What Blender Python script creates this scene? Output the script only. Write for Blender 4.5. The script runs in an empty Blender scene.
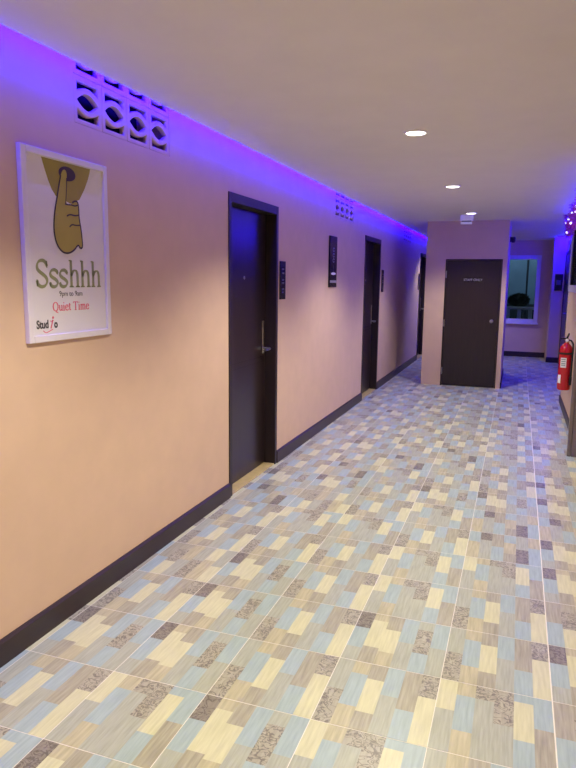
import bpy, bmesh, math, random
from mathutils import Vector, Matrix
random.seed(7)
PI = math.pi
scn = bpy.context.scene
COL = scn.collection

# ------------------------------------------------------------------ materials
def lin(c):
    return tuple((x/12.92 if x <= .04045 else ((x+.055)/1.055)**2.4) for x in (v/255 for v in c))

def mat(name, rgb, rough=.5, metal=0., noise=0., nscale=20., stretch=(1,1,1), spec=.5, bump=0., emit=None, estr=0., coat=0.):
    m = bpy.data.materials.new(name); m.use_nodes = True
    nt = m.node_tree; b = nt.nodes['Principled BSDF']
    c = lin(rgb)
    b.inputs['Roughness'].default_value = rough
    b.inputs['Metallic'].default_value = metal
    b.inputs['Specular IOR Level'].default_value = spec
    b.inputs['Coat Weight'].default_value = coat
    tc = nt.nodes.new('ShaderNodeTexCoord'); mp = nt.nodes.new('ShaderNodeMapping')
    mp.inputs['Scale'].default_value = stretch
    nt.links.new(tc.outputs['Object'], mp.inputs['Vector'])
    nz = nt.nodes.new('ShaderNodeTexNoise'); nz.inputs['Scale'].default_value = nscale; nz.inputs['Detail'].default_value = 4
    nt.links.new(mp.outputs['Vector'], nz.inputs['Vector'])
    rp = nt.nodes.new('ShaderNodeValToRGB')
    rp.color_ramp.elements[0].position = .3; rp.color_ramp.elements[1].position = .7
    rp.color_ramp.elements[0].color = (*[x*(1-noise) for x in c], 1)
    rp.color_ramp.elements[1].color = (*[min(1, x*(1+noise)) for x in c], 1)
    nt.links.new(nz.outputs['Fac'], rp.inputs['Fac'])
    nt.links.new(rp.outputs['Color'], b.inputs['Base Color'])
    if bump:
        bp = nt.nodes.new('ShaderNodeBump'); bp.inputs['Strength'].default_value = bump; bp.inputs['Distance'].default_value = .002
        nt.links.new(nz.outputs['Fac'], bp.inputs['Height']); nt.links.new(bp.outputs['Normal'], b.inputs['Normal'])
    if emit:
        b.inputs['Emission Color'].default_value = (*emit, 1); b.inputs['Emission Strength'].default_value = estr
    return m

def scroll_mat(name, base, ink, amount):
    """tile plank printed with dark scrolls"""
    m = mat(name, base, .36, spec=.35, noise=.14, nscale=9, stretch=(9, 1, 1))
    nt = m.node_tree; b = nt.nodes['Principled BSDF']
    src = b.inputs['Base Color'].links[0].from_socket
    tc = nt.nodes.new('ShaderNodeTexCoord')
    nz = nt.nodes.new('ShaderNodeTexNoise'); nz.inputs['Scale'].default_value = 26; nz.inputs['Detail'].default_value = 1; nz.inputs['Distortion'].default_value = 2.2
    nt.links.new(tc.outputs['Object'], nz.inputs['Vector'])
    r = nt.nodes.new('ShaderNodeValToRGB'); cr = r.color_ramp
    cr.elements[0].position = .435; cr.elements[0].color = (0, 0, 0, 1)
    cr.elements[1].position = .565; cr.elements[1].color = (0, 0, 0, 1)
    for p, v in ((.475, amount), (.525, amount)):
        e = cr.elements.new(p); e.color = (v, v, v, 1)
    nt.links.new(nz.outputs['Fac'], r.inputs['Fac'])
    mx = nt.nodes.new('ShaderNodeMix'); mx.data_type = 'RGBA'
    nt.links.new(r.outputs['Color'], mx.inputs['Factor'])
    nt.links.new(src, mx.inputs['A']); mx.inputs['B'].default_value = (*lin(ink), 1)
    nt.links.new(mx.outputs['Result'], b.inputs['Base Color'])
    return m

M = {}
M['wall'] = mat('peach_paint', (210, 179, 153), .7, noise=.03, nscale=6, bump=.05, spec=.3)
M['ceiling'] = mat('ceiling_paint', (227, 222, 226), .8, noise=.02, nscale=4, spec=.2)
M['dark'] = mat('opening_shade', (20, 18, 22), .9)  # even near-black that stands for darkness inside openings
M['wood'] = mat('dark_brown_door', (40, 29, 30), .28, noise=.14, nscale=7, stretch=(6, 6, .5), bump=.05)
M['woodframe'] = mat('dark_brown_frame', (40, 28, 30), .42, noise=.10, nscale=8, stretch=(5, 5, .6))
M['skirting'] = mat('dark_skirting', (48, 34, 35), .4, noise=.12, nscale=10, stretch=(1, .4, 4))
M['threshold'] = mat('pale_threshold', (190, 168, 112), .4, noise=.08, nscale=20)
M['grout'] = mat('grout', (228, 222, 208), .6, noise=.05)
M['steel'] = mat('brushed_steel', (190, 188, 190), .28, 1.0, noise=.05, nscale=60)
M['alu'] = mat('grey_aluminium', (134, 126, 126), .4, .6, noise=.04, nscale=30)
M['white'] = mat('white_plastic', (245, 244, 245), .4, noise=.02)
M['whiteframe'] = mat('white_frame', (222, 214, 220), .4, noise=.02)
M['paper'] = mat('poster_paper', (222, 216, 220), .5, noise=.015, nscale=8)
M['olive'] = mat('olive_ink', (152, 138, 34), .5, noise=.05, nscale=10)
M['olive2'] = mat('olive_hand_ink', (168, 154, 44), .5, noise=.05, nscale=10)
M['ink'] = mat('dark_ink', (52, 40, 36), .5)
M['mouth'] = mat('mouth_ink', (60, 40, 44), .5)
M['sage'] = mat('sage_ink', (142, 146, 98), .5)
M['rose'] = mat('rose_ink', (222, 96, 122), .5)
M['charcoal'] = mat('charcoal_ink', (70, 66, 72), .5)
M['sign'] = mat('black_sign_acrylic', (14, 11, 15), .25, noise=.05)
M['signgrey'] = mat('sign_grey_print', (150, 142, 152), .4)
M['signdim'] = mat('sign_dim_print', (84, 74, 84), .4)
M['signwhite'] = mat('sign_white_print', (238, 234, 240), .4)
M['red'] = mat('red_enamel', (188, 18, 34), .25, noise=.04, nscale=8, coat=.4)
M['black'] = mat('black_plastic', (22, 20, 22), .4)
M['rubber'] = mat('black_rubber', (26, 24, 26), .7)
M['brass'] = mat('brass', (180, 150, 90), .3, 1.0)
M['label'] = mat('label_paper', (228, 224, 214), .5, noise=.03)
M['labelgreen'] = mat('label_green_print', (120, 142, 126), .5)
M['lamp'] = mat('downlight_glow', (255, 250, 240), .5, emit=(1, .95, .88), estr=9)
M['led'] = mat('led_glow', (120, 40, 255), .5, emit=(.03, .0, 1), estr=4)
M['bulb'] = mat('garland_bulb_glow', (200, 190, 255), .3, emit=(.55, .5, 1), estr=5)
M['tinsel'] = mat('purple_tinsel_foil', (190, 60, 240), .3, .5, noise=.3, nscale=40)
M['night'] = mat('teal_render', (84, 100, 112), .8, noise=.15, nscale=2)
M['rail'] = mat('pale_railing', (178, 186, 196), .6)
M['shrub'] = mat('dark_leaves', (30, 40, 32), .7, noise=.3, nscale=30)
M['pole'] = mat('dark_pole', (30, 34, 40), .6)
def glass_mat():
    m = bpy.data.materials.new('window_glass'); m.use_nodes = True
    b = m.node_tree.nodes['Principled BSDF']
    b.inputs['Base Color'].default_value = (.75, .88, .92, 1); b.inputs['Roughness'].default_value = .02
    b.inputs['Transmission Weight'].default_value = 1.0; b.inputs['IOR'].default_value = 1.05
    b.inputs['Specular IOR Level'].default_value = .5
    return m
M['glass'] = glass_mat()
# floor planks
M['tB'] = mat('plank_blue_grey', (157, 172, 170), .36, spec=.35, noise=.11, nscale=8, stretch=(12, 1, 1))
M['tY'] = mat('plank_pale_yellow', (196, 193, 156), .36, spec=.35, noise=.10, nscale=8, stretch=(12, 1, 1))
M['tP'] = mat('plank_tan', (177, 170, 139), .36, spec=.35, noise=.17, nscale=7, stretch=(12, 1, 1))
M['tW'] = mat('plank_brown', (160, 155, 134), .36, spec=.35, noise=.2, nscale=7, stretch=(14, 1, 1))
M['tG'] = mat('plank_grey_beige', (164, 166, 149), .36, spec=.35, noise=.14, nscale=8, stretch=(14, 1, 1))
M['tD'] = scroll_mat('plank_dark_scroll', (136, 129, 116), (90, 84, 76), .8)
M['tF'] = scroll_mat('plank_light_scroll', (164, 159, 140), (104, 98, 88), .8)

# ------------------------------------------------------------------ mesh helpers
class MB:
    def __init__(s): s.v = []; s.f = []; s.mi = []; s.mats = []
    def m(s, key):
        if key not in s.mats: s.mats.append(key)
        return s.mats.index(key)
    def add(s, vs, fs, key):
        o = len(s.v); s.v += [tuple(v) for v in vs]; k = s.m(key)
        for f in fs: s.f.append(tuple(i+o for i in f)); s.mi.append(k)
    def box(s, x0, x1, y0, y1, z0, z1, key):
        vs = [(x, y, z) for x in (x0, x1) for y in (y0, y1) for z in (z0, z1)]
        s.add(vs, [(0,1,3,2),(4,6,7,5),(0,4,5,1),(2,3,7,6),(0,2,6,4),(1,5,7,3)], key)
    def quad(s, a, b, c, d, key): s.add([a, b, c, d], [(0,1,2,3)], key)
    def lathe(s, prof, key, c=(0,0,0), axis='z', n=32, caps=True):
        vs = []; fs = []
        for r, h in prof:
            for i in range(n):
                a = 2*PI*i/n; p, q = r*math.cos(a), r*math.sin(a)
                vs.append({'z': (p, q, h), 'x': (h, p, q), 'y': (q, h, p)}[axis])
        L = len(prof)
        for j in range(L-1):
            for i in range(n):
                k = (i+1) % n; fs.append((j*n+i, j*n+k, (j+1)*n+k, (j+1)*n+i))
        if caps:
            if prof[0][0] > 1e-6: fs.append(tuple(range(n))[::-1])
            if prof[-1][0] > 1e-6: fs.append(tuple(range((L-1)*n, L*n)))
        s.add([(v[0]+c[0], v[1]+c[1], v[2]+c[2]) for v in vs], fs, key)
    def tube(s, pts, r, key, n=10):
        pts = [Vector(p) for p in pts]; vs = []; fs = []
        up = Vector((0, 0, 1))
        for i, p in enumerate(pts):
            t = (pts[min(i+1, len(pts)-1)]-pts[max(i-1, 0)]).normalized()
            u = t.cross(up)
            if u.length < .05: u = t.cross(Vector((1, 0, 0)))
            u.normalize(); w = t.cross(u)
            for k in range(n):
                a = 2*PI*k/n; vs.append(p+(u*math.cos(a)+w*math.sin(a))*r)
        for i in range(len(pts)-1):
            for k in range(n):
                q = (k+1) % n; fs.append((i*n+k, i*n+q, (i+1)*n+q, (i+1)*n+k))
        fs.append(tuple(range(n))[::-1]); fs.append(tuple(range((len(pts)-1)*n, len(pts)*n)))
        s.add(vs, fs, key)
    def ribbon(s, pts, w, x0, x1, key):
        """flat stroke in the (y,z) plane with constant width w, from x0 to x1"""
        s.stroke(pts, lambda d: w, x0, x1, key)
    def stroke(s, pts, wf, x0, x1, key):
        P = [Vector(p) for p in pts]; L = []; R_ = []
        for i, p in enumerate(P):
            t = P[min(i+1, len(P)-1)]-P[max(i-1, 0)]
            if t.length < 1e-9: t = Vector((1, 0))
            t.normalize(); n = Vector((-t.y, t.x)); w = wf(t)/2
            L.append(p+n*w); R_.append(p-n*w)
        n = len(P); vs = []
        for x in (x0, x1):
            vs += [(x, q.x, q.y) for q in L]+[(x, q.x, q.y) for q in R_]
        fs = []
        for i in range(n-1):
            fs += [(i, i+1, n+i+1, n+i), (2*n+i, 3*n+i, 3*n+i+1, 2*n+i+1), (i, 2*n+i, 2*n+i+1, i+1), (n+i, n+i+1, 3*n+i+1, 3*n+i)]
        fs += [(0, n, 3*n, 2*n), (n-1, 2*n+n-1, 3*n+n-1, n+n-1)]
        s.add(vs, fs, key)
    def poly(s, pts, x0, x1, key):
        """filled outline in (y,z) extruded x0..x1"""
        n = len(pts)
        vs = [(x0, *p) for p in pts]+[(x1, *p) for p in pts]
        s.add(vs, [tuple(range(n)), tuple(range(n, 2*n))[::-1]]+[(i, n+i, n+(i+1) % n, (i+1) % n) for i in range(n)], key)
    def build(s, name, parent=None, smooth=False, bevel=0., off=(0,0,0)):
        me = bpy.data.meshes.new(name)
        me.from_pydata([(v[0]-off[0], v[1]-off[1], v[2]-off[2]) for v in s.v], [], s.f)
        for k in s.mats: me.materials.append(M[k])
        for p, i in zip(me.polygons, s.mi): p.material_index = i
        bm = bmesh.new(); bm.from_mesh(me); bmesh.ops.recalc_face_normals(bm, faces=bm.faces[:]); bm.to_mesh(me); bm.free()
        o = bpy.data.objects.new(name, me); COL.objects.link(o)
        if parent: o.parent = parent
        if smooth:
            for p in me.polygons: p.use_smooth = True
            md = o.modifiers.new('edge', 'EDGE_SPLIT'); md.split_angle = math.radians(40)
        if bevel:
            md = o.modifiers.new('bevel', 'BEVEL'); md.width = bevel; md.segments = 2; md.limit_method = 'ANGLE'
        return o

def tag(o, label, cat, group=None, kind=None):
    o['label'] = label; o['category'] = cat
    if group: o['group'] = group
    if kind: o['kind'] = kind
    return o
def thing(name, label, cat, loc, group=None, kind=None):
    o = bpy.data.objects.new(name, None); COL.objects.link(o); o.location = loc; o.empty_display_size = .1
    return tag(o, label, cat, group, kind)
def copy_tree(o, parent=None):
    c = o.copy(); COL.objects.link(c)
    if parent: c.parent = parent
    for ch in list(o.children): copy_tree(ch, c)
    return c

def curve_mesh(cu, name, key, parent, M4):
    """turn a 2D curve / text datablock into a mesh object laid out by the matrix M4 (in parent space)"""
    t = bpy.data.objects.new('tmp', cu); COL.objects.link(t)
    dg = bpy.context.evaluated_depsgraph_get()
    me = bpy.data.meshes.new_from_object(t.evaluated_get(dg)); bpy.data.objects.remove(t); 
    me.transform(M4); me.materials.clear(); me.materials.append(M[key]); me.name = name
    o = bpy.data.objects.new(name, me); COL.objects.link(o)
    if parent: o.parent = parent
    return o
def text_mesh(txt, size, name, key, parent, M4, bold=0., extrude=.0004, sx=1.):
    cu = bpy.data.curves.new('t', 'FONT'); cu.body = txt; cu.size = size; cu.align_x = 'CENTER'; cu.extrude = extrude; cu.offset = bold
    cu.resolution_u = 4
    o = curve_mesh(cu, name, key, parent, M4 @ Matrix.Diagonal((sx, 1, 1, 1)))
    return o
# text lying on a wall facing +X (reads along +Y) / facing -Y (reads along +X)
def on_left(x, y, z): return Matrix.Translation((x, y, z)) @ Matrix(((0,0,1,0),(1,0,0,0),(0,1,0,0),(0,0,0,1)))
def on_front(x, y, z): return Matrix.Translation((x, y, z)) @ Matrix(((1,0,0,0),(0,0,-1,0),(0,1,0,0),(0,0,0,1)))

def holed(mb, fn, us, vs, holes, d, key):
    """solid wall sheet: fn(u,v,depth)->xyz, grid cut at us/vs, skipping cells inside a hole"""
    us = sorted(set(us)); vs = sorted(set(vs))
    def solid(i, j):
        if not (0 <= i < len(us)-1 and 0 <= j < len(vs)-1): return False
        u = (us[i]+us[i+1])/2; v = (vs[j]+vs[j+1])/2
        return not any(a < u < b and c < v < e for a, b, c, e in holes)
    for i in range(len(us)-1):
        for j in range(len(vs)-1):
            if not solid(i, j): continue
            a, b, c, e = us[i], us[i+1], vs[j], vs[j+1]
            for dd in (0, d): mb.quad(fn(a,c,dd), fn(b,c,dd), fn(b,e,dd), fn(a,e,dd), key)
            if not solid(i-1, j): mb.quad(fn(a,c,0), fn(a,e,0), fn(a,e,d), fn(a,c,d), key)
            if not solid(i+1, j): mb.quad(fn(b,c,0), fn(b,e,0), fn(b,e,d), fn(b,c,d), key)
            if not solid(i, j-1): mb.quad(fn(a,c,0), fn(b,c,0), fn(b,c,d), fn(a,c,d), key)
            if not solid(i, j+1): mb.quad(fn(a,e,0), fn(b,e,0), fn(b,e,d), fn(a,e,d), key)
def weld(o):
    bm = bmesh.new(); bm.from_mesh(o.data); bmesh.ops.remove_doubles(bm, verts=bm.verts[:], dist=1e-5)
    bmesh.ops.recalc_face_normals(bm, faces=bm.faces[:]); bm.to_mesh(o.data); bm.free()

# ------------------------------------------------------------------ dimensions (metres; corridor runs along +Y)
WL, WR, WRR = -1.824, .585, .80          # left wall, right wall, recessed right wall
CZ = 2.37                                # ceiling height
CE = -1.757                              # edge of the dropped ceiling (light cove behind it)
YB, YE = -2.6, 14.25                     # wall behind the viewer, end wall
CX0, CX1, CY0, CY1 = -1.305, -.178, 9.7, 11.4    # closet block
PY = 13.4                                # pillar face

# ------------------------------------------------------------------ floor
DES = {
 'A': [[(.5,'G'),(1,'F')], [(.2,'P'),(.7,'B'),(1,'P')], [(.25,'W'),(.75,'Y'),(1,'W')], [(.45,'B'),(1,'G')], [(.6,'W'),(1,'B')], [(.35,'F'),(1,'Y')]],
 'B': [[(.45,'Y'),(1,'G')], [(.2,'P'),(.7,'B'),(1,'P')], [(.2,'F'),(1,'G')], [(.5,'F'),(1,'G')], [(.12,'B'),(.65,'Y'),(1,'B')], [(.45,'B'),(1,'W')]],
 'C': [[(.35,'D'),(.75,'B'),(1,'G')], [(.15,'P'),(.7,'Y'),(1,'W')], [(.3,'W'),(.75,'Y'),(1,'P')], [(.5,'B'),(1,'G')], [(.18,'G'),(.65,'F'),(1,'B')], [(.5,'B'),(1,'G')]],
 'E': [[(.5,'W'),(1,'B')], [(.2,'W'),(.6,'F'),(1,'Y')], [(.5,'P'),(1,'G')], [(.45,'G'),(1,'F')], [(.4,'Y'),(1,'P')], [(.55,'G'),(1,'Y')]],
 'H': [[(.4,'B'),(1,'P')], [(.3,'D'),(1,'G')], [(.5,'W'),(1,'B')], [(.3,'B'),(.7,'P'),(1,'W')], [(.5,'G'),(1,'D')], [(.4,'P'),(1,'B')]],
}
KNOWN = {(1,0):'B',(1,1):'A',(1,2):'A',(1,3):'C',(1,4):'C',(2,0):'A',(2,1):'C',(2,2):'A',(3,0):'A',(4,0):'B',(0,3):'B',(0,4):'A',(0,2):'C',(0,1):'B',
         (1,-1):'E',(3,-1):'E',(2,-1):'C',(4,-1):'C'}
mb = MB(); T = .3988; GX = .2086; GY = 1.5512
XL, XR = WL-.12, 1.5
for k in range(-11, 40):
    for j in range(-4, 6):
        d = DES[KNOWN.get((k, j)) or random.choice('AAABBBCCEH')]
        x0 = GX-T*(j+1); y0 = GY+T*k; g = .0013
        for c in range(6):
            a = x0+T*c/6; b = x0+T*(c+1)/6
            if c == 0: a += g
            if c == 5: b -= g if j else g*2.6
            top = 0.
            for e, t in d[c]:
                ya = y0+T*(1-e); yb = y0+T*(1-top)
                if top == 0.: yb -= g
                if e == 1: ya += g
                top = e
                aa, bb = max(a, XL), min(b, XR); yaa, ybb = max(ya, YB), min(yb, 16.)
                if aa < bb and yaa < ybb: mb.quad((aa,yaa,0),(bb,yaa,0),(bb,ybb,0),(aa,ybb,0), 't'+t)
mb.box(XL, XR, YB, 16., -.12, -.0006, 'grout')
fl = mb.build('floor'); tag(fl, 'tiled corridor floor printed with pastel wooden planks', 'floor', kind='structure')

# ------------------------------------------------------------------ left wall with door openings and vent openings
D1 = (3.969, 4.901, 2.072); D2 = (7.985, 8.945, 2.068); D4 = (12.75, 13.70, 2.06)
VZ0 = 2.155; VP = .2
VENTS = [2.418, 6.575, 10.75]
holes = [(a+.004, b-.004, -.2, t-.004) for a, b, t in (D1, D2, D4)]+[(y, y+4*VP, VZ0, VZ0+2*VP) for y in VENTS]
us = [YB, YE+1]+[v for h in holes for v in h[:2]]; vs = [0., 2.75]+[h[3] for h in holes]+[VZ0]
mb = MB()
holed(mb, lambda u, v, d: (WL-d, u, v), us, vs, holes, .2, 'wall')
o = mb.build('wall_left'); weld(o)
tag(o, 'long peach left corridor wall with three dark doors', 'wall', kind='structure')
mb = MB()
for i, y in enumerate(VENTS): mb.box(WL-.215, WL-.201, y-.05, y+.85, VZ0-.05, VZ0+2*VP+.05, 'dark')  # near-black panels stand for the shade inside the vent openings
o = mb.build('trim_1'); tag(o, 'near-black panels standing for shade behind the vent blocks of the left wall', 'trim', kind='structure')

# ceiling slab, with the cove slab above the left wall
mb = MB()
mb.box(CE, XR, YB, 16., CZ, CZ+.09, 'ceiling')
mb.box(WL-.3, CE+.25, YB, 16., 2.75, 2.80, 'ceiling')
mb.box(CE+.22, CE+.25, YB, 16., CZ+.09, 2.75, 'ceiling')
o = mb.build('ceiling'); tag(o, 'flat off-white dropped ceiling with a cove along the left wall', 'ceiling', kind='structure')

# skirting on the left wall
def skirt(name, segs, label, fn, h=.105, t=.014):
    mb = MB()
    for a, b in segs:
        vs = []
        for u in (a, b):
            vs += [fn(u, 0, 0), fn(u, t, 0), fn(u, t, h-.012), fn(u, t*.4, h), fn(u, 0, h)]
        mb.add(vs, [(0,1,6,5),(1,2,7,6),(2,3,8,7),(3,4,9,8),(4,0,5,9),(0,1,2,3,4),(5,6,7,8,9)], 'skirting')
    o = mb.build(name); return tag(o, label, 'baseboard', kind='structure')
skirt('baseboard_left', [(YB, D1[0]-.001), (D1[1]+.004, D2[0]-.001), (D2[1]+.003, D4[0]-.001)], 'dark brown baseboard along the left wall', lambda u, d, z: (WL+d, u, z))

# closet block at the end of the corridor
KX0, KX1, KH = -1.022, -.242, 1.835
mb = MB()
holed(mb, lambda u, v, d: (u, CY0+d, v), [CX0, KX0, KX1, CX1], [0, KH, CZ], [(KX0, KX1, -.1, KH)], .1, 'wall')
mb.box(CX0, CX0+.1, CY0+.1, CY1, 0, CZ, 'wall'); mb.box(CX1-.1, CX1, CY0+.1, CY1, 0, CZ, 'wall'); mb.box(CX0+.1, CX1-.1, CY1-.1, CY1, 0, CZ, 'wall')
o = mb.build('wall_closet'); weld(o); tag(o, 'peach closet block standing in the corridor, holding the dark closet door', 'wall', kind='structure')
skirt('baseboard_closet', [(CY0+.02, CY1)], 'dark baseboard on the right side of the closet block', lambda u, d, z: (CX1+d, u, z), h=.09)

# end wall with a window
WX0, WX1, WZ0, WZ1 = -.60, .335, .75, 2.02
mb = MB()
holed(mb, lambda u, v, d: (u, YE+d, v), [WL, WX0, WX1, 1.2], [0, WZ0, WZ1, CZ], [(WX0, WX1, WZ0, WZ1)], .15, 'wall')
o = mb.build('wall_back'); weld(o); tag(o, 'peach end wall behind the closet with a white framed window', 'wall', kind='structure')
skirt('baseboard_back', [(WL+.02, .57)], 'dark baseboard along the end wall under the window', lambda u, d, z: (u, YE-d, z))
w = thing('window_1', 'white framed window in the end wall looking out at night', 'window', (0, YE, 0), kind='structure')
mb = MB(); f = .075
for a, b, c, d in ((WX0-.05, WX0+f-.05, WZ0-.06, WZ1+.05), (WX1-f+.05, WX1+.05, WZ0-.06, WZ1+.05), (WX0, WX1, WZ1-.03, WZ1+.05), (WX0, WX1, WZ0-.06, WZ0+.03)):
    mb.box(a, b, -.02, .11, c, d, 'whiteframe')
mb.build('window_frame', w, bevel=.004)
mb = MB(); mb.box(WX0-.06, WX1+.07, -.06, 0, WZ0-.075, WZ0-.045, 'whiteframe'); mb.build('window_sill', w, bevel=.004)
mb = MB(); mb.box(WX0+.02, WX1-.02, .06, .066, WZ0+.02, WZ1-.02, 'glass'); mb.build('pane', w)

# right walls
mb = MB()
RW = (7.45, 8.86, 1.44, 2.2)
holed(mb, lambda u, v, d: (WR+d, u, v), [YB, RW[0], RW[1], 8.95], [0, RW[2], RW[3], CZ], [RW], .12, 'wall')
o = mb.build('wall_right'); weld(o); tag(o, 'peach right corridor wall that carries the fire extinguisher', 'wall', kind='structure')
skirt('baseboard_right', [(6.10, 8.95)], 'dark baseboard along the right wall below the fire extinguisher', lambda u, d, z: (WR-d, u, z), h=.09)
mb = MB(); mb.box(WRR, WRR+.1, 8.85, 14.4, 0, CZ, 'wall'); mb.box(WR+.12, WRR, 8.85, 8.95, 0, CZ, 'wall')
o = mb.build('wall_right_recess'); tag(o, 'recessed right wall beyond the fire extinguisher', 'wall', kind='structure')
mb = MB(); mb.box(.575, WRR, PY, YE, 0, CZ, 'wall')
o = mb.build('wall_pillar'); tag(o, 'wall pillar glowing blue at the far right of the corridor', 'wall', kind='structure')
skirt('baseboard_pillar', [(.565, WRR)], 'dark baseboard across the foot of the blue-lit pillar', lambda u, d, z: (u, PY-d, z))
mb = MB(); mb.box(WL-.2, XR, YB-.1, YB, 0, CZ+.4, 'wall')
o = mb.build('wall_front'); tag(o, 'peach wall behind the viewpoint', 'wall', kind='structure')
w2 = thing('window_2', 'narrow dark window in the right wall above the fire extinguisher', 'window', (WR, 0, 0), kind='structure')
mb = MB(); y0, y1, z0, z1 = RW
for a, b, c, d in ((y0-.03, y0+.05, z0-.03, z1+.03), (y1-.06, y1+.04, z0-.03, z1+.03), (y0, y1, z1-.05, z1+.03), (y0, y1, z0-.03, z0+.05)):
    mb.box(-.012, .06, a, b, c, d, 'whiteframe')
mb.build('window_frame', w2, bevel=.004)
mb = MB(); mb.box(.03, .034, y0+.02, y1-.02, z0+.02, z1-.02, 'glass'); mb.build('pane', w2)
mb = MB(); mb.box(.100, .118, y0, y1, z0, z1, 'dark'); mb.build('dark_backing', w2)  # near-black sheet added behind the glass so the opening stays dark
mb = MB(); mb.box(.0, .028, y1-.16, y1-.06, z0+.05, z1-.05, 'black'); mb.build('sash', w2)

# aluminium door post at the right edge
mb = MB(); px, py = .487, 6.05
mb.box(px, px+.026, py, py+.05, 0, CZ, 'alu'); mb.box(px+.026, px+.034, py+.012, py+.05, 0, CZ, 'alu'); mb.box(px+.034, WR, py, py+.05, 0, CZ, 'alu')
o = mb.build('trim_2', bevel=.002); tag(o, 'grey aluminium door post at the right edge of the picture', 'trim', kind='structure')

# ------------------------------------------------------------------ doors
def corridor_door(name, D, label):
    y0, y1, top = D
    r = thing(name, label, 'door', (WL, y0, 0), kind='structure')
    W = y1-y0; fw = .042; hw = .062; q = .085
    mb = MB()
    mb.box(-.13, .008, 0, fw, 0, top, 'woodframe'); mb.box(-.13, .008, W-fw, W, 0, top, 'woodframe'); mb.box(-.13, .008, fw, W-fw, top-hw, top, 'woodframe')
    mb.build('door_frame', r, bevel=.002)
    mb = MB(); mb.box(-.125, -q, fw+.002, W-fw-.002, .012, top-hw-.002, 'wood')
    lf = mb.build('door_leaf', r)
    mb = MB()
    for z in (.86, .90): mb.box(-q, -q+.0012, fw+.02, W-fw-.02, z, z+.004, 'woodframe')
    mb.build('groove', lf)
    mb = MB(); mb.lathe([(.012, -q), (.012, -q+.004), (.008, -q+.006), (.004, -q+.004)], 'steel', (0, .46, 1.52), 'x', 16); mb.build('peephole', lf, smooth=True)
    hd = MB(); hy = W-fw-.055
    hd.box(-q, -q+.008, hy-.014, hy+.014, .925, 1.185, 'steel')
    h = hd.build('door_handle', lf, bevel=.003)
    mb = MB(); mb.tube([(-q+.004, hy, .965), (-q+.045, hy, .965), (-q+.062, hy-.004, .965), (-q+.068, hy-.03, .966), (-q+.068, hy-.115, .966)], .011, 'steel', 12)
    mb.tube([(-q+.004, hy, .935), (-q+.012, hy, .935)], .008, 'steel', 12)
    mb.build('lever', r, smooth=True)
    mb = MB(); mb.box(-.125, .002, fw, W-fw, 0, .010, 'threshold'); mb.build('threshold', r, bevel=.003)
    return r
corridor_door('door_1', D1, 'nearest dark brown door on the left wall, right of the poster')
corridor_door('door_2', D2, 'second dark brown door along the left wall')
corridor_door('door_3', D4, 'farthest dark door on the left wall, in the gap beside the closet')
# closet door
r = thing('door_4', 'dark brown closet door facing down the corridor with a staff sign', 'door', (KX0, CY0, 0), kind='structure')
W = KX1-KX0
mb = MB(); mb.box(0, .014, -.004, .06, 0, KH, 'woodframe'); mb.box(W-.014, W, -.004, .06, 0, KH, 'woodframe'); mb.box(.014, W-.014, -.004, .06, KH-.014, KH, 'woodframe'); mb.build('door_frame', r)
mb = MB(); mb.box(.017, W-.017, .004, .044, .008, KH-.017, 'wood'); lf = mb.build('door_leaf', r, bevel=.002)
mb = MB(); mb.lathe([(.026, .004), (.026, -.006), (.010, -.010), (.010, -.035), (.020, -.045), (.024, -.058), (.019, -.070), (.0, -.074)], 'steel', (W-.105, 0, .965), 'y', 20)
mb.build('door_knob', lf, smooth=True)
for z in (.22, .92, 1.62):
    mb = MB(); mb.lathe([(.008, z-.05), (.008, z+.05)], 'steel', (.015, -.004, 0), 'z', 12); mb.build('hinge', lf)
mb = MB(); mb.box(.265, .515, .0005, .004, 1.515, 1.575, 'sign'); sg = mb.build('name_plate', lf)
text_mesh('STAFF ONLY', .046, 'lettering', 'signgrey', lf, on_front(.39, .0002, 1.530), bold=.0006)
# door in the recessed right wall
r = thing('door_5', 'dark door edge in the recessed right wall beside the blue-lit pillar', 'door', (WRR, 11.98, 0), kind='structure')
mb = MB(); mb.box(-.02, -.001, 0, .06, 0, 2.08, 'woodframe'); mb.box(-.02, -.001, 1.24, 1.3, 0, 2.08, 'woodframe'); mb.box(-.02, -.001, .06, 1.24, 2.02, 2.08, 'woodframe'); mb.build('door_frame', r)
mb = MB(); mb.box(-.012, -.001, .06, 1.24, .01, 2.02, 'wood'); lf = mb.build('door_leaf', r)
mb = MB(); mb.tube([(-.012, .14, 1.), (-.05, .14, 1.), (-.055, .16, 1.), (-.055, .25, 1.)], .01, 'steel'); mb.build('door_handle', lf, smooth=True)

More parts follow.
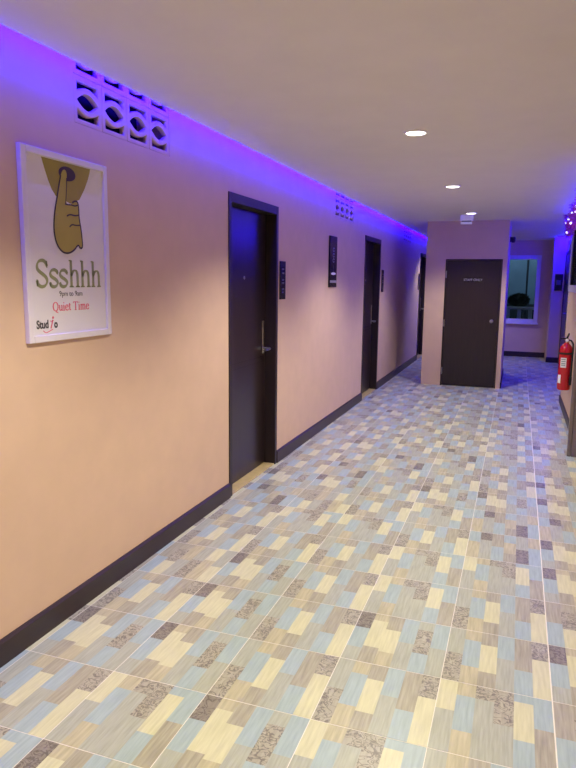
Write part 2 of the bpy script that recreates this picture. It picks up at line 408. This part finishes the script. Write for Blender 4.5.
# ------------------------------------------------------------------ breeze block vents
def vent_mesh():
    cu = bpy.data.curves.new('b', 'CURVE'); cu.dimensions = '2D'; cu.fill_mode = 'BOTH'; cu.extrude = .010; cu.bevel_depth = .004; cu.bevel_resolution = 1
    H = VP/2
    def spl(pts):
        s = cu.splines.new('POLY'); s.points.add(len(pts)-1); s.use_cyclic_u = True
        for p, q in zip(s.points, pts): p.co = (*q, 0, 1)
    g = H-.0042
    spl([(-g,-g),(g,-g),(g,g),(-g,g)])
    n = 16; a = .080
    spl([(-a+2*a*i/n, .037*math.sin(PI*i/n)**.9) for i in range(n+1)]+[(a-2*a*i/n, -.037*math.sin(PI*i/n)**.9) for i in range(1, n)])
    for z0, z1 in ((.026, .072), (-.072, -.026)): spl([(.086, z0), (.091, z0), (.091, z1), (.086, z1)])
    for sgn in (1, -1):   # opening above / below the eye: one straight edge, one edge curved round the eye
        up = [(-.078, sgn*.081), (.078, sgn*.081)]
        arc = [(.078-.156*i/n, sgn*(.030+.025*math.sin(PI*i/n))) for i in range(n+1)]
        spl(up+arc)
    t = bpy.data.objects.new('tmp', cu); COL.objects.link(t)
    me = bpy.data.meshes.new_from_object(t.evaluated_get(bpy.context.evaluated_depsgraph_get())); bpy.data.objects.remove(t)
    me.transform(Matrix(((0,0,1,0),(1,0,0,0),(0,1,0,0),(0,0,0,1))))
    me.materials.clear(); me.materials.append(M['wall']); me.name = 'breeze_block'
    return me
vm = vent_mesh()
ordn = ['nearest', 'second', 'third', 'farthest']
where = ['above and right of the poster', 'high between the two nearer doors', 'high beyond the second door']
for gi, y in enumerate(VENTS):
    for row in (0, 1):
        for k in range(4):
            b = bpy.data.objects.new('breeze_block', vm); COL.objects.link(b)
            b.location = (WL-.015, y+VP*(k+.5), VZ0+VP*(row+.5))
            if row == 0: lab = f'{ordn[k]} peach breeze block of the vent row {where[gi]}'
            else: lab = f'{ordn[k]} breeze block half hidden by the ceiling edge, {where[gi]}'
            tag(b, lab, 'vent block', group=f'breeze blocks {where[gi]}')

# ------------------------------------------------------------------ poster
P = thing('framed_poster', 'white framed quiet-time poster with an olive hand and finger on the left wall', 'poster', (WL, 2.339, 1.243))
oy, oz = 2.355, 1.243
py0, py1, pz0, pz1 = 2.075, 2.624, 1.243, 2.004
ph = pz1-pz0; pw = py1-py0
def L(p): return (p[0]-oy, p[1]-oz)
mb = MB()
y0, y1, z0, z1 = py0-oy, py1-oy, 0, ph; b = .028
for a, c, d, e in ((y0, y0+b, z0, z1), (y1-b, y1, z0, z1), (y0+b, y1-b, z0, z0+b), (y0+b, y1-b, z1-b, z1)): mb.box(.0, .022, a, c, d, e, 'whiteframe')
mb.build('frame', P, bevel=.003)
mb = MB(); mb.box(.002, .012, y0+b-.002, y1-b+.002, z0+b-.002, z1-b+.002, 'paper'); sheet = mb.build('sheet', P)
X0, X1 = .0118, .0124
def arcp(cx, cy, rx, ry, a0, a1, n=14): return [(cx+rx*math.cos(math.radians(a0+(a1-a0)*i/n)), cy+ry*math.sin(math.radians(a0+(a1-a0)*i/n))) for i in range(n+1)]
def smooth(pts, it=2, closed=False):
    for _ in range(it):
        q = [] if closed else [pts[0]]
        n = len(pts)
        for i in range(n if closed else n-1):
            a, b_ = pts[i], pts[(i+1) % n]
            q += [(a[0]*.75+b_[0]*.25, a[1]*.75+b_[1]*.25), (a[0]*.25+b_[0]*.75, a[1]*.25+b_[1]*.75)]
        if not closed: q.append(pts[-1])
        pts = q
    return pts
shape = [(2.1995,1.9745),(2.5126,1.9745),(2.5069,1.9556),(2.4951,1.9295),(2.4693,1.8864),(2.4315,1.8364),(2.3722,1.8118),(2.2777,1.8328),(2.2531,1.8581),(2.234,1.8919),(2.2157,1.9336)]
mb = MB(); mb.poly([L(p) for p in shape], X0, X1, 'olive'); mb.build('printed_face', sheet)['label'] = 'olive printed shape at the top of the poster'
mb = MB(); mb.poly([L(p) for p in arcp(2.3548, 1.9310, .054, .0292, 0, 360, 28)[:-1]], X1, X1+.0003, 'mouth'); mb.build('printed_mouth', sheet)
hand = [(2.313,1.9205),(2.2985,1.8783),(2.2811,1.8189),(2.2643,1.7655),(2.2567,1.719),(2.258,1.673),(2.2731,1.6332),(2.3032,1.6082),(2.34,1.6039),(2.3789,1.6176),(2.4099,1.6466),(2.4206,1.6288),(2.4388,1.6328),(2.4385,1.6605),(2.4335,1.7092),(2.4217,1.7569),(2.4218,1.8052),(2.4162,1.8256),(2.397,1.8264),(2.3802,1.8174),(2.372,1.8088),(2.3365,1.8078),(2.3459,1.8673),(2.3512,1.9204),(2.3505,1.9377),(2.3392,1.9475),(2.3251,1.9407)]
mb = MB(); mb.poly([L(p) for p in smooth(hand, 1, True)], X1+.0003, X1+.0007, 'olive2')
lw = .0055; xa, xb = X1+.0006, X1+.0010
for ln, wd in ((hand[:20], .0075), (hand[21:23]+[(2.349,1.9143)], .005), ([(2.3328,1.8074),(2.352,1.806),(2.372,1.8078),(2.3956,1.8048),(2.4153,1.8105)], .006),
               ([(2.3407,1.7584),(2.354,1.765),(2.3693,1.767),(2.3979,1.7649),(2.4176,1.7698)], .006), ([(2.3566,1.7153),(2.3715,1.7273),(2.4002,1.7248),(2.4268,1.7282)], .006)):
    mb.ribbon([L(p) for p in smooth(ln, 2)], wd, xa, xb, 'ink')
mb.build('printed_hand', sheet)['label'] = 'olive hand with raised finger drawn on the poster'
# serif letters as contrast strokes
def glyph(ch):
    """strokes in em units (cap height .68, x-height .45), serif bars, advance"""
    if ch in 'Ss':
        h, w = (.68, .44) if ch == 'S' else (.45, .34)
        s = [(w*.92, h*.78), (w*.86, h*.90), (w*.66, h*.985), (w*.44, h*.99), (w*.22, h*.93), (w*.10, h*.79), (w*.14, h*.65), (w*.32, h*.56), (w*.62, h*.46), (w*.86, h*.35), (w*.92, h*.22), (w*.80, h*.08), (w*.56, h*.01), (w*.32, h*.02), (w*.14, h*.10), (w*.06, h*.25)]
        return [smooth(s, 2)], [((w*.92, h*.72), (w*.92, h*.98)), ((w*.07, h*.02), (w*.07, h*.28))], w*1.10, 's'
    if ch == 'h':
        return [[(.11, 0), (.11, .71)], smooth([(.11, .30), (.17, .40), (.25, .45), (.33, .43), (.37, .34), (.37, .2), (.37, 0)], 2)], [((.03, .008), (.19, .008)), ((.29, .008), (.45, .008)), ((.03, .70), (.11, .70))], .47, ''
    if ch == 'Q': return [smooth(arcp(.33, .34, .27, .34, 0, 360, 24), 1), smooth([(.30, .02), (.42, -.10), (.60, -.16)], 1)], [], .68, ''
    if ch == 'u': return [smooth([(.10, .44), (.10, .2), (.12, .07), (.20, .01), (.29, .05), (.36, .14)], 2), [(.36, .44), (.36, 0)]], [((.02, .43), (.10, .43)), ((.28, .43), (.36, .43)), ((.36, .01), (.44, .01))], .47, ''
    if ch == 'i': return [[(.12, 0), (.12, .44)], [(.12, .58), (.12, .66)]], [((.03, .008), (.21, .008)), ((.04, .43), (.12, .43))], .25, ''
    if ch == 'e': return [smooth([(.06, .26), (.36, .26), (.35, .36), (.28, .44), (.20, .45), (.11, .40), (.06, .27), (.07, .13), (.14, .03), (.24, .0), (.33, .05), (.38, .12)], 1)], [], .42, ''
    if ch == 't': return [smooth([(.12, .58), (.12, .2), (.13, .06), (.19, .01), (.26, .05)], 1)], [((.03, .43), (.25, .43))], .29, ''
    if ch == 'T': return [[(.30, 0), (.30, .67)]], [((.20, .008), (.40, .008)), ((.03, .665), (.57, .665)), ((.035, .55), (.035, .67)), ((.565, .55), (.565, .67))], .61, ''
    if ch == 'm': return [[(.11, 0), (.11, .44)], smooth([(.11, .30), (.17, .40), (.24, .45), (.31, .42), (.34, .32), (.34, 0)], 2), smooth([(.34, .30), (.40, .40), (.47, .45), (.54, .42), (.58, .32), (.58, 0)], 2)], [((.03, .008), (.19, .008)), ((.27, .008), (.41, .008)), ((.50, .008), (.66, .008)), ((.03, .43), (.11, .43))], .70, ''
    return [], [], .25, ''
def serif(txt, y0, y1, zb, size, key, name, thick, thin, parent):
    adv = sum(glyph(c)[2] for c in txt); sx = (y1-y0)/adv
    mb = MB(); u = 0
    for c in txt:
        st, bars, a, _ = glyph(c)
        T_ = lambda p: (y0+(u+p[0])*sx-oy, zb+p[1]*size-oz)
        for s in st:
            P_ = [T_(p) for p in s]
            mb.stroke(P_, lambda t: (thin+(thick-thin)*abs(t.y)) if c not in 'Ss' else (thin+(thick-thin)*max(0, min(1, .25+abs(t.x*.6-t.y*.5)))), X0, X1+.0004, key)
        for p, q in bars: mb.stroke([T_(p), T_(q)], lambda t: thin, X0, X1+.0004, key)
        u += a
    return mb.build(name, parent)
o = serif('Ssshhh', 2.138, 2.565, 1.4645, .158, 'sage', 'headline_lettering', .0150, .0060, sheet); o['label'] = 'large sage green serif headline'
o = serif('Quiet Time', 2.228, 2.470, 1.366, .052, 'rose', 'quiet_time_lettering', .0060, .0030, sheet); o['label'] = 'rose pink serif line of writing'
text_mesh('9pm to 9am', .0310, 'hours_lettering', 'charcoal', sheet, on_left(X1, 2.350-oy, 1.4265-oz), sx=1.02)
# logo: dark sans letters with a rose figure as the i, rose swash underneath
text_mesh('Stud', .046, 'logo_lettering', 'charcoal', sheet, on_left(X1, 2.163-oy, 1.2990-oz), bold=.0016, sx=.86)
text_mesh('o', .046, 'logo_lettering', 'charcoal', sheet, on_left(X1, 2.2435-oy, 1.2975-oz), bold=.0016, sx=.86)
mb = MB()
mb.ribbon([L(p) for p in smooth([(2.212, 1.296), (2.219, 1.312), (2.224, 1.330)], 2)], .006, X0, X1+.0004, 'rose')
mb.poly([L(p) for p in arcp(2.2275, 1.3395, .0055, .0055, 0, 360, 14)[:-1]], X0, X1+.0004, 'rose')
mb.ribbon([L(p) for p in smooth([(2.209, 1.327), (2.219, 1.322), (2.230, 1.328)], 2)], .003, X0, X1+.0004, 'rose')
mb.ribbon([L(p) for p in smooth([(2.165, 1.289), (2.180, 1.278), (2.200, 1.284), (2.224, 1.292)], 2)], .003, X0, X1+.0004, 'rose')
mb.build('logo_figure', sheet)['label'] = 'small rose pink figure in the poster logo'

# ------------------------------------------------------------------ signs on the left wall
def room_sign(y, z0, label):
    s = thing('room_sign', label, 'sign', (WL, y, z0))
    mb = MB(); mb.box(0, .010, 0, .125, 0, .305, 'sign'); mb.build('panel', s, bevel=.002)
    for z, w in ((.235, .05), (.205, .06), (.150, .045), (.125, .06), (.075, .05), (.050, .04)):
        mb = MB(); mb.box(.0096, .0105, .0625-w/2, .0625+w/2, z, z+.014, 'signdim'); mb.build('printed_mark', s)['label'] = 'faint grey print on the sign'
    return s
s1 = room_sign(4.945, 1.352, 'small dark upright sign just right of the nearest door')
s2 = copy_tree(s1); s2.location = (WL, 9.06, 1.362); s2['label'] = 'small dark upright sign beside the second door on the left wall'
s3 = copy_tree(s1); s3.location = (WL, 12.56, 1.362); s3['label'] = 'small dark upright sign before the farthest door on the left wall'
for s in (s1, s2, s3): s['group'] = 'upright signs beside the doors'
s = thing('wall_sign', 'tall black sign with white marks between the two nearer left doors', 'sign', (WL, 6.366, 1.442))
mb = MB(); mb.box(0, .018, 0, .262, 0, .512, 'sign'); mb.build('panel', s, bevel=.003)
mb = MB()
for z in (.378, .322, .270):
    mb.ribbon(arcp(.131, z, .030, .017, 20, 330, 14), .008, .0175, .0186, 'signgrey')
mb.box(.0175, .0186, .126, .134, .145, .225, 'signdim'); mb.build('faint_marks', s)['label'] = 'pale curled marks on the sign'
mb = MB(); mb.poly(arcp(.131, .137, .088, .013, 0, 360, 24)[:-1], .0175, .0188, 'signwhite'); mb.build('white_mark', s)['label'] = 'bright white bar on the sign'
mb = MB(); mb.box(.0175, .0186, .012, .250, .045, .070, 'signgrey'); mb.build('grey_band', s)['label'] = 'grey band near the foot of the sign'
s = thing('wall_panel', 'dark rectangular panel on the blue-lit pillar at the far right', 'panel', (.625, PY, 1.375))
mb = MB(); mb.box(0, .135, -.02, 0, 0, .31, 'sign'); mb.build('panel', s, bevel=.003)
mb = MB(); mb.box(.03, .105, -.0215, -.0195, .11, .20, 'signdim'); mb.build('faint_print', s)

# ------------------------------------------------------------------ ceiling fittings
LY = [-.65, 1.68, 4.0, 6.25, 8.66, 12.9]
LX = lambda y: -1.2 if y > 12 else -.63
names = ['downlight behind the viewpoint', 'downlight overhead nearest the viewpoint', 'round white recessed downlight, largest and nearest in view', 'round white recessed downlight, middle of the three in view', 'round white recessed downlight closest to the closet', 'downlight behind the closet before the end wall']
dl0 = None
for y, nm in zip(LY, names):
    if dl0 is None:
        d = dl0 = thing('downlight', '', 'ceiling light', (-.63, y, CZ))
        mb = MB(); mb.lathe([(.074, 0), (.074, -.006), (.067, -.010), (.057, -.008), (.055, 0)], 'white', n=40, caps=False); mb.build('trim_ring', d, smooth=True)
        mb = MB(); mb.lathe([(.0551, -.0005), (.054, -.006), (.03, -.008), (.0, -.0085)], 'lamp', n=40); mb.build('diffuser', d, smooth=True)['label'] = 'glowing white diffuser'
    else: d = copy_tree(dl0); d.location = (LX(y), y, CZ)
    d['label'] = nm; d['group'] = 'recessed downlights in the corridor ceiling'
e = thing('emergency_light', 'small white box hanging from the ceiling just before the closet', 'emergency light', (-.705, 8.93, CZ))
mb = MB(); mb.box(-.078, .085, -.03, .03, -.07, .006, 'white'); mb.build('housing', e, bevel=.006)
mb = MB(); mb.box(-.06, .06, -.02, .02, -.085, -.07, 'charcoal'); mb.build('gap_shade', e)['label'] = 'dark block standing for the shaded gap below the housing'  # charcoal block puts the shade of the gap into colour
mb = MB(); mb.box(-.07, .07, -.028, .028, -.115, -.085, 'white'); mb.build('lens', e, bevel=.005)
e = thing('wall_sensor', 'small black fitting high on the right side of the closet', 'sensor', (CX1, 10.6, 2.16))
mb = MB(); mb.box(0, .02, -.03, .03, -.04, .04, 'black'); mb.build('bracket', e, bevel=.004)
mb = MB(); mb.lathe([(.0, -.05), (.022, -.045), (.03, -.02), (.03, .03), (.02, .04), (0, .042)], 'black', (.047, 0, 0), 'z', 20); mb.build('body', e, smooth=True)

# ------------------------------------------------------------------ fire extinguisher
E_ = thing('fire_extinguisher', 'red fire extinguisher hung on the right wall', 'fire extinguisher', (.514, 7.5, .375))
mb = MB(); R_ = .066
mb.lathe([(.0, .0), (R_-.01, .0), (R_-.003, .006), (R_, .014), (R_, .430), (R_-.004, .452), (R_-.015, .474), (R_-.033, .492), (.024, .502), (.022, .515), (0, .515)], 'red', n=48); mb.build('cylinder', E_, smooth=True)
mb = MB(); mb.lathe([(.024, .512), (.024, .528), (.017, .530), (.017, .552), (.0, .552)], 'brass', n=20); vl = mb.build('valve', E_, smooth=True)
mb = MB(); mb.tube([(.0, -.005, .548), (-.03, -.03, .556), (-.06, -.06, .553)], .008, 'black', 10); mb.build('carry_handle', vl, smooth=True)
mb = MB(); mb.tube([(.0, -.005, .556), (.012, -.03, .592), (.012, -.06, .606)], .009, 'black', 10); mb.build('squeeze_lever', vl, smooth=True)
mb = MB(); mb.lathe([(.016, 0), (.016, -.012), (0, -.014)], 'white', (0, -.016, .535), 'y', 16); mb.build('gauge', vl)
hose = [(.015, -.005, .535), (.040, -.025, .533), (.060, -.052, .50), (.064, -.062, .44), (.062, -.062, .34), (.060, -.062, .22), (.058, -.062, .14)]
mb = MB(); mb.tube(hose, .009, 'rubber', 10); hs = mb.build('hose', E_, smooth=True)
mb = MB(); mb.tube([(.058, -.062, .15), (.058, -.062, .06)], .013, 'black', 12); mb.build('nozzle', hs, smooth=True)
def patch(mb, a0, a1, z0, z1, r, key, n=10):
    vs = []; 
    for i in range(n+1):
        a = math.radians(a0+(a1-a0)*i/n)
        vs += [(r*math.cos(a), r*math.sin(a), z0), (r*math.cos(a), r*math.sin(a), z1)]
    mb.add(vs, [(2*i, 2*i+2, 2*i+3, 2*i+1) for i in range(n)], key)
mb = MB(); patch(mb, 222, 276, .245, .350, R_+.0008, 'label'); lb = mb.build('instruction_label', E_); lb['label'] = 'off-white instruction label'
mb = MB()
for z in (.327, .305, .283, .265): patch(mb, 230, 268, z, z+.010, R_+.0014, 'labelgreen')
mb.build('print', lb)
mb = MB(); patch(mb, 200, 235, .075, .165, R_+.0008, 'white'); mb.build('inspection_tag', E_)['label'] = 'small white sticker'
mb = MB(); mb.box(R_-.002, WR-.514, -.03, .03, .36, .44, 'black'); mb.lathe([(R_+.003, .385), (R_+.003, .405)], 'black', n=40, caps=False); mb.build('wall_bracket', E_)

# ------------------------------------------------------------------ LED strips, garland
mb = MB(); mb.box(CE-.006, CE-.001, YB+.05, 14.1, CZ+.035, CZ+.047, 'led')
o = mb.build('led_strip'); tag(o, 'purple blue light strip tucked in the cove above the left wall', 'light strip')
mb = MB(); mb.box(WR-.006, WR-.001, 5.0, 8.93, CZ-.014, CZ-.002, 'led')
o = mb.build('led_strip'); tag(o, 'purple blue light strip at the top of the right wall behind the garland', 'light strip')
mb = MB(); mb.box(WRR-.006, WRR-.001, 9.0, 13.35, CZ-.014, CZ-.002, 'led')
o = mb.build('led_strip'); tag(o, 'blue light strip along the recessed right wall near the pillar', 'light strip')
G = thing('tinsel_garland', 'purple tinsel garland with tiny lights at the top right', 'garland', (.5, 7.0, 2.3))
pts = []
N = 60
for i in range(N+1):
    t = i/N; y = 5.25+t*3.75
    sag = abs(math.sin(t*PI*3))
    pts.append((.43+.10*t+.015*math.sin(t*23), y, 2.335-.25*sag))
mb = MB(); loc = Vector((.5, 7.0, 2.3))
mb.tube([Vector(p)-loc for p in pts], .006, 'tinsel', 6)
for i in range(2600):
    p = Vector(random.choice(pts))+Vector((0, random.uniform(-.03, .03), 0))
    d = Vector((random.gauss(0, 1), random.gauss(0, 1), random.gauss(0, 1))).normalized()
    e2 = d.cross(Vector((.3, .5, .8))).normalized()*.003; ln = random.uniform(.035, .075)
    if p.z+d.z*ln > CZ-.002: d.z = -abs(d.z)
    if p.x+d.x*ln > WR-.012: d.x = -abs(d.x)
    q = p+d*ln-loc; p = p-loc
    mb.add([p-e2, p+e2, q+e2, q-e2], [(0, 1, 2, 3)], 'tinsel')
mb.build('tinsel', G)
for i in range(3, N, 5):
    mb = MB(); p = Vector(pts[i])-loc+Vector((-.03, 0, -.012))
    mb.lathe([(0, -.011), (.008, -.008), (.011, 0), (.008, .008), (0, .011)], 'bulb', p, 'z', 10); mb.build('bulb', G, smooth=True)

# ------------------------------------------------------------------ outside the end window
mb = MB(); mb.box(-4, 4, 18.0, 18.1, -.1, 4, 'night'); mb.box(-3, 3, 17.2, 17.3, -.1, 1.0, 'pole')
g_ = MB(); g_.box(-4, 4, 14.6, 18.0, -.15, -.1, 'night'); tag(g_.build('floor_outside'), 'dim ground outside the end window', 'ground', kind='structure')
o = mb.build('wall_outside'); tag(o, 'dim teal wall outside the end window', 'wall', kind='structure')
rl = thing('balcony_railing', 'pale railing with upright bars outside the end window', 'railing', (0, 15.4, -.1))
mb = MB(); mb.box(-2, 2, -.03, .03, 1.03, 1.09, 'rail'); mb.build('top_rail', rl)
for i in range(10):
    x = -1.15+i*.235
    mb = MB(); mb.box(x-.042, x+.042, -.02, .02, 0, 1.03, 'rail'); mb.build('baluster', rl)
lp = thing('lamp_post', 'dark thin lamp post outside the end window', 'lamp post', (.165, 16.9, -.1))
mb = MB(); mb.lathe([(.05, 0), (.05, .05), (.022, .08), (.022, 2.35)], 'pole', n=14); mb.build('post', lp)
mb = MB(); mb.box(-.17, .10, -.05, .05, 2.35, 2.43, 'pole'); mb.build('lamp_head', lp, bevel=.01)
sh = thing('shrub', 'dark rounded bush outside the end window behind the railing', 'bush', (.0, 16.1, -.1))
mb = MB(); mb.tube([(0, 0, 0), (.01, 0, .5), (0, 0, 1.1)], .03, 'pole', 8); mb.build('stem', sh)
mb = MB()
for i in range(900):
    a = random.uniform(0, 2*PI); u = random.uniform(-1, 1); r = random.uniform(.5, 1)**.5
    c = Vector((.24*r*math.cos(a)*(1-u*u)**.5, .22*r*math.sin(a)*(1-u*u)**.5, 1.22+.15*u*r))
    d = Vector((random.gauss(0, 1), random.gauss(0, 1), random.gauss(0, 1))).normalized()*.045; e2 = d.cross(Vector((.2, .9, .4))).normalized()*.016
    mb.add([c-d, c+e2, c+d, c-e2], [(0, 1, 2, 3)], 'shrub')
mb.build('foliage', sh)

# ------------------------------------------------------------------ lights
def area(name, loc, sx, sy, rot, power, color, spread=PI):
    l = bpy.data.lights.new(name, 'AREA'); l.shape = 'RECTANGLE'; l.size = sx; l.size_y = sy; l.energy = power; l.color = color; l.spread = spread
    o = bpy.data.objects.new(name, l); COL.objects.link(o); o.location = loc; o.rotation_euler = rot
    return o
SPOT = 42
for y in LY:
    l = bpy.data.lights.new('downlight_lamp', 'SPOT'); l.energy = SPOT*4; l.color = (1, .95, .78); l.spot_size = math.radians(126); l.spot_blend = .6; l.shadow_soft_size = .06
    o = bpy.data.objects.new('downlight_lamp', l); COL.objects.link(o); o.location = (LX(y), y, CZ-.03)
    l.energy *= {1.68: 1.08, 6.25: .88, 8.66: .62, 12.9: .42}.get(y, 1)
def aim(v): return Vector(v).to_track_quat('-Z', 'Y').to_euler()
LEDC = (.20, .0, 1)
def led_run(x, z, y0, y1, step, dirv, watts, color):
    n = max(1, round((y1-y0)/step)); s = (y1-y0)/n
    for i in range(n):
        l = bpy.data.lights.new('led_lamp', 'AREA'); l.shape = 'RECTANGLE'; l.size = s; l.size_y = .012; l.energy = watts*s; l.color = color
        o = bpy.data.objects.new('led_lamp', l); COL.objects.link(o); o.location = (x, y0+s*(i+.5), z)
        dv = Vector(dirv).normalized(); zc = -dv; xc = Vector((0, 1, 0)); yc = zc.cross(xc)
        o.rotation_euler = Matrix((xc, yc, zc)).transposed().to_euler()
led_run(CE-.008, CZ+.03, YB+.1, 14.0, 2.0, (-.9, 0, -.42), 12, (.009, .0, 1))
led_run(WR-.012, CZ-.02, 5.0, 8.9, 1.3, (-.5, 0, -.85), 9, (.014, .0, 1))
led_run(WRR-.012, CZ-.02, 9.05, 13.3, 2.1, (-.4, 0, -.9), 18, (.006, .0, 1))
mb = MB(); mb.box(.60, .785, PY-.30, PY-.288, CZ-.012, CZ-.002, 'led')
o = mb.build('led_strip'); tag(o, 'short blue light strip on the ceiling right before the pillar', 'light strip')
l = area('led_lamp', (.69, PY-.29, CZ-.016), .18, .012, aim((0, .75, -.65)), 12, (.006, 0, 1))
# added fill lights, unseen, brightening the railing and wall outside
area('outside_fill', (0, 16.6, 3.2), 2, 1, (0, 0, 0), 70, (.5, .72, 1))
area('outside_fill', (1.3, 14.9, 2.6), 1, .5, aim((-.5, .75, -.5)), 60, (.5, .72, 1))

w = bpy.data.worlds.new('World'); scn.world = w; w.use_nodes = True
w.node_tree.nodes['Background'].inputs['Color'].default_value = (.02, .03, .05, 1); w.node_tree.nodes['Background'].inputs['Strength'].default_value = .3

# ------------------------------------------------------------------ camera
cam = bpy.data.cameras.new('camera'); co = bpy.data.objects.new('camera', cam); COL.objects.link(co); scn.camera = co
F = 647.313; vx, vy, roll = 519.691-288, 283.617-384, .01144
Yc = Vector((vx, vy, F)).normalized()
ax, ay = -math.sin(roll), math.cos(roll)
D = Vector((ax, ay, -(ax*Yc.x+ay*Yc.y)/Yc.z)).normalized()
Xc = D.cross(Yc)
if Xc.x < 0: Xc = -Xc
R3 = Matrix((Xc, Yc, -D))                       # rows: world axes in camera (x right, y down, z forward)
right, down, fwd = (R3 @ Vector(v) for v in ((1,0,0),(0,1,0),(0,0,1)))
co.matrix_world = Matrix.Translation((0, 0, 1.5)) @ Matrix((right, -down, -fwd)).transposed().to_4x4()
cam.sensor_fit = 'VERTICAL'; cam.sensor_height = 24; cam.lens = F/768*24; cam.clip_start = .02

scn.view_settings.view_transform = 'Standard'; scn.view_settings.look = 'None'; scn.view_settings.gamma = 1
scn.view_settings.use_curve_mapping = False
scn.view_settings.exposure = 0.0
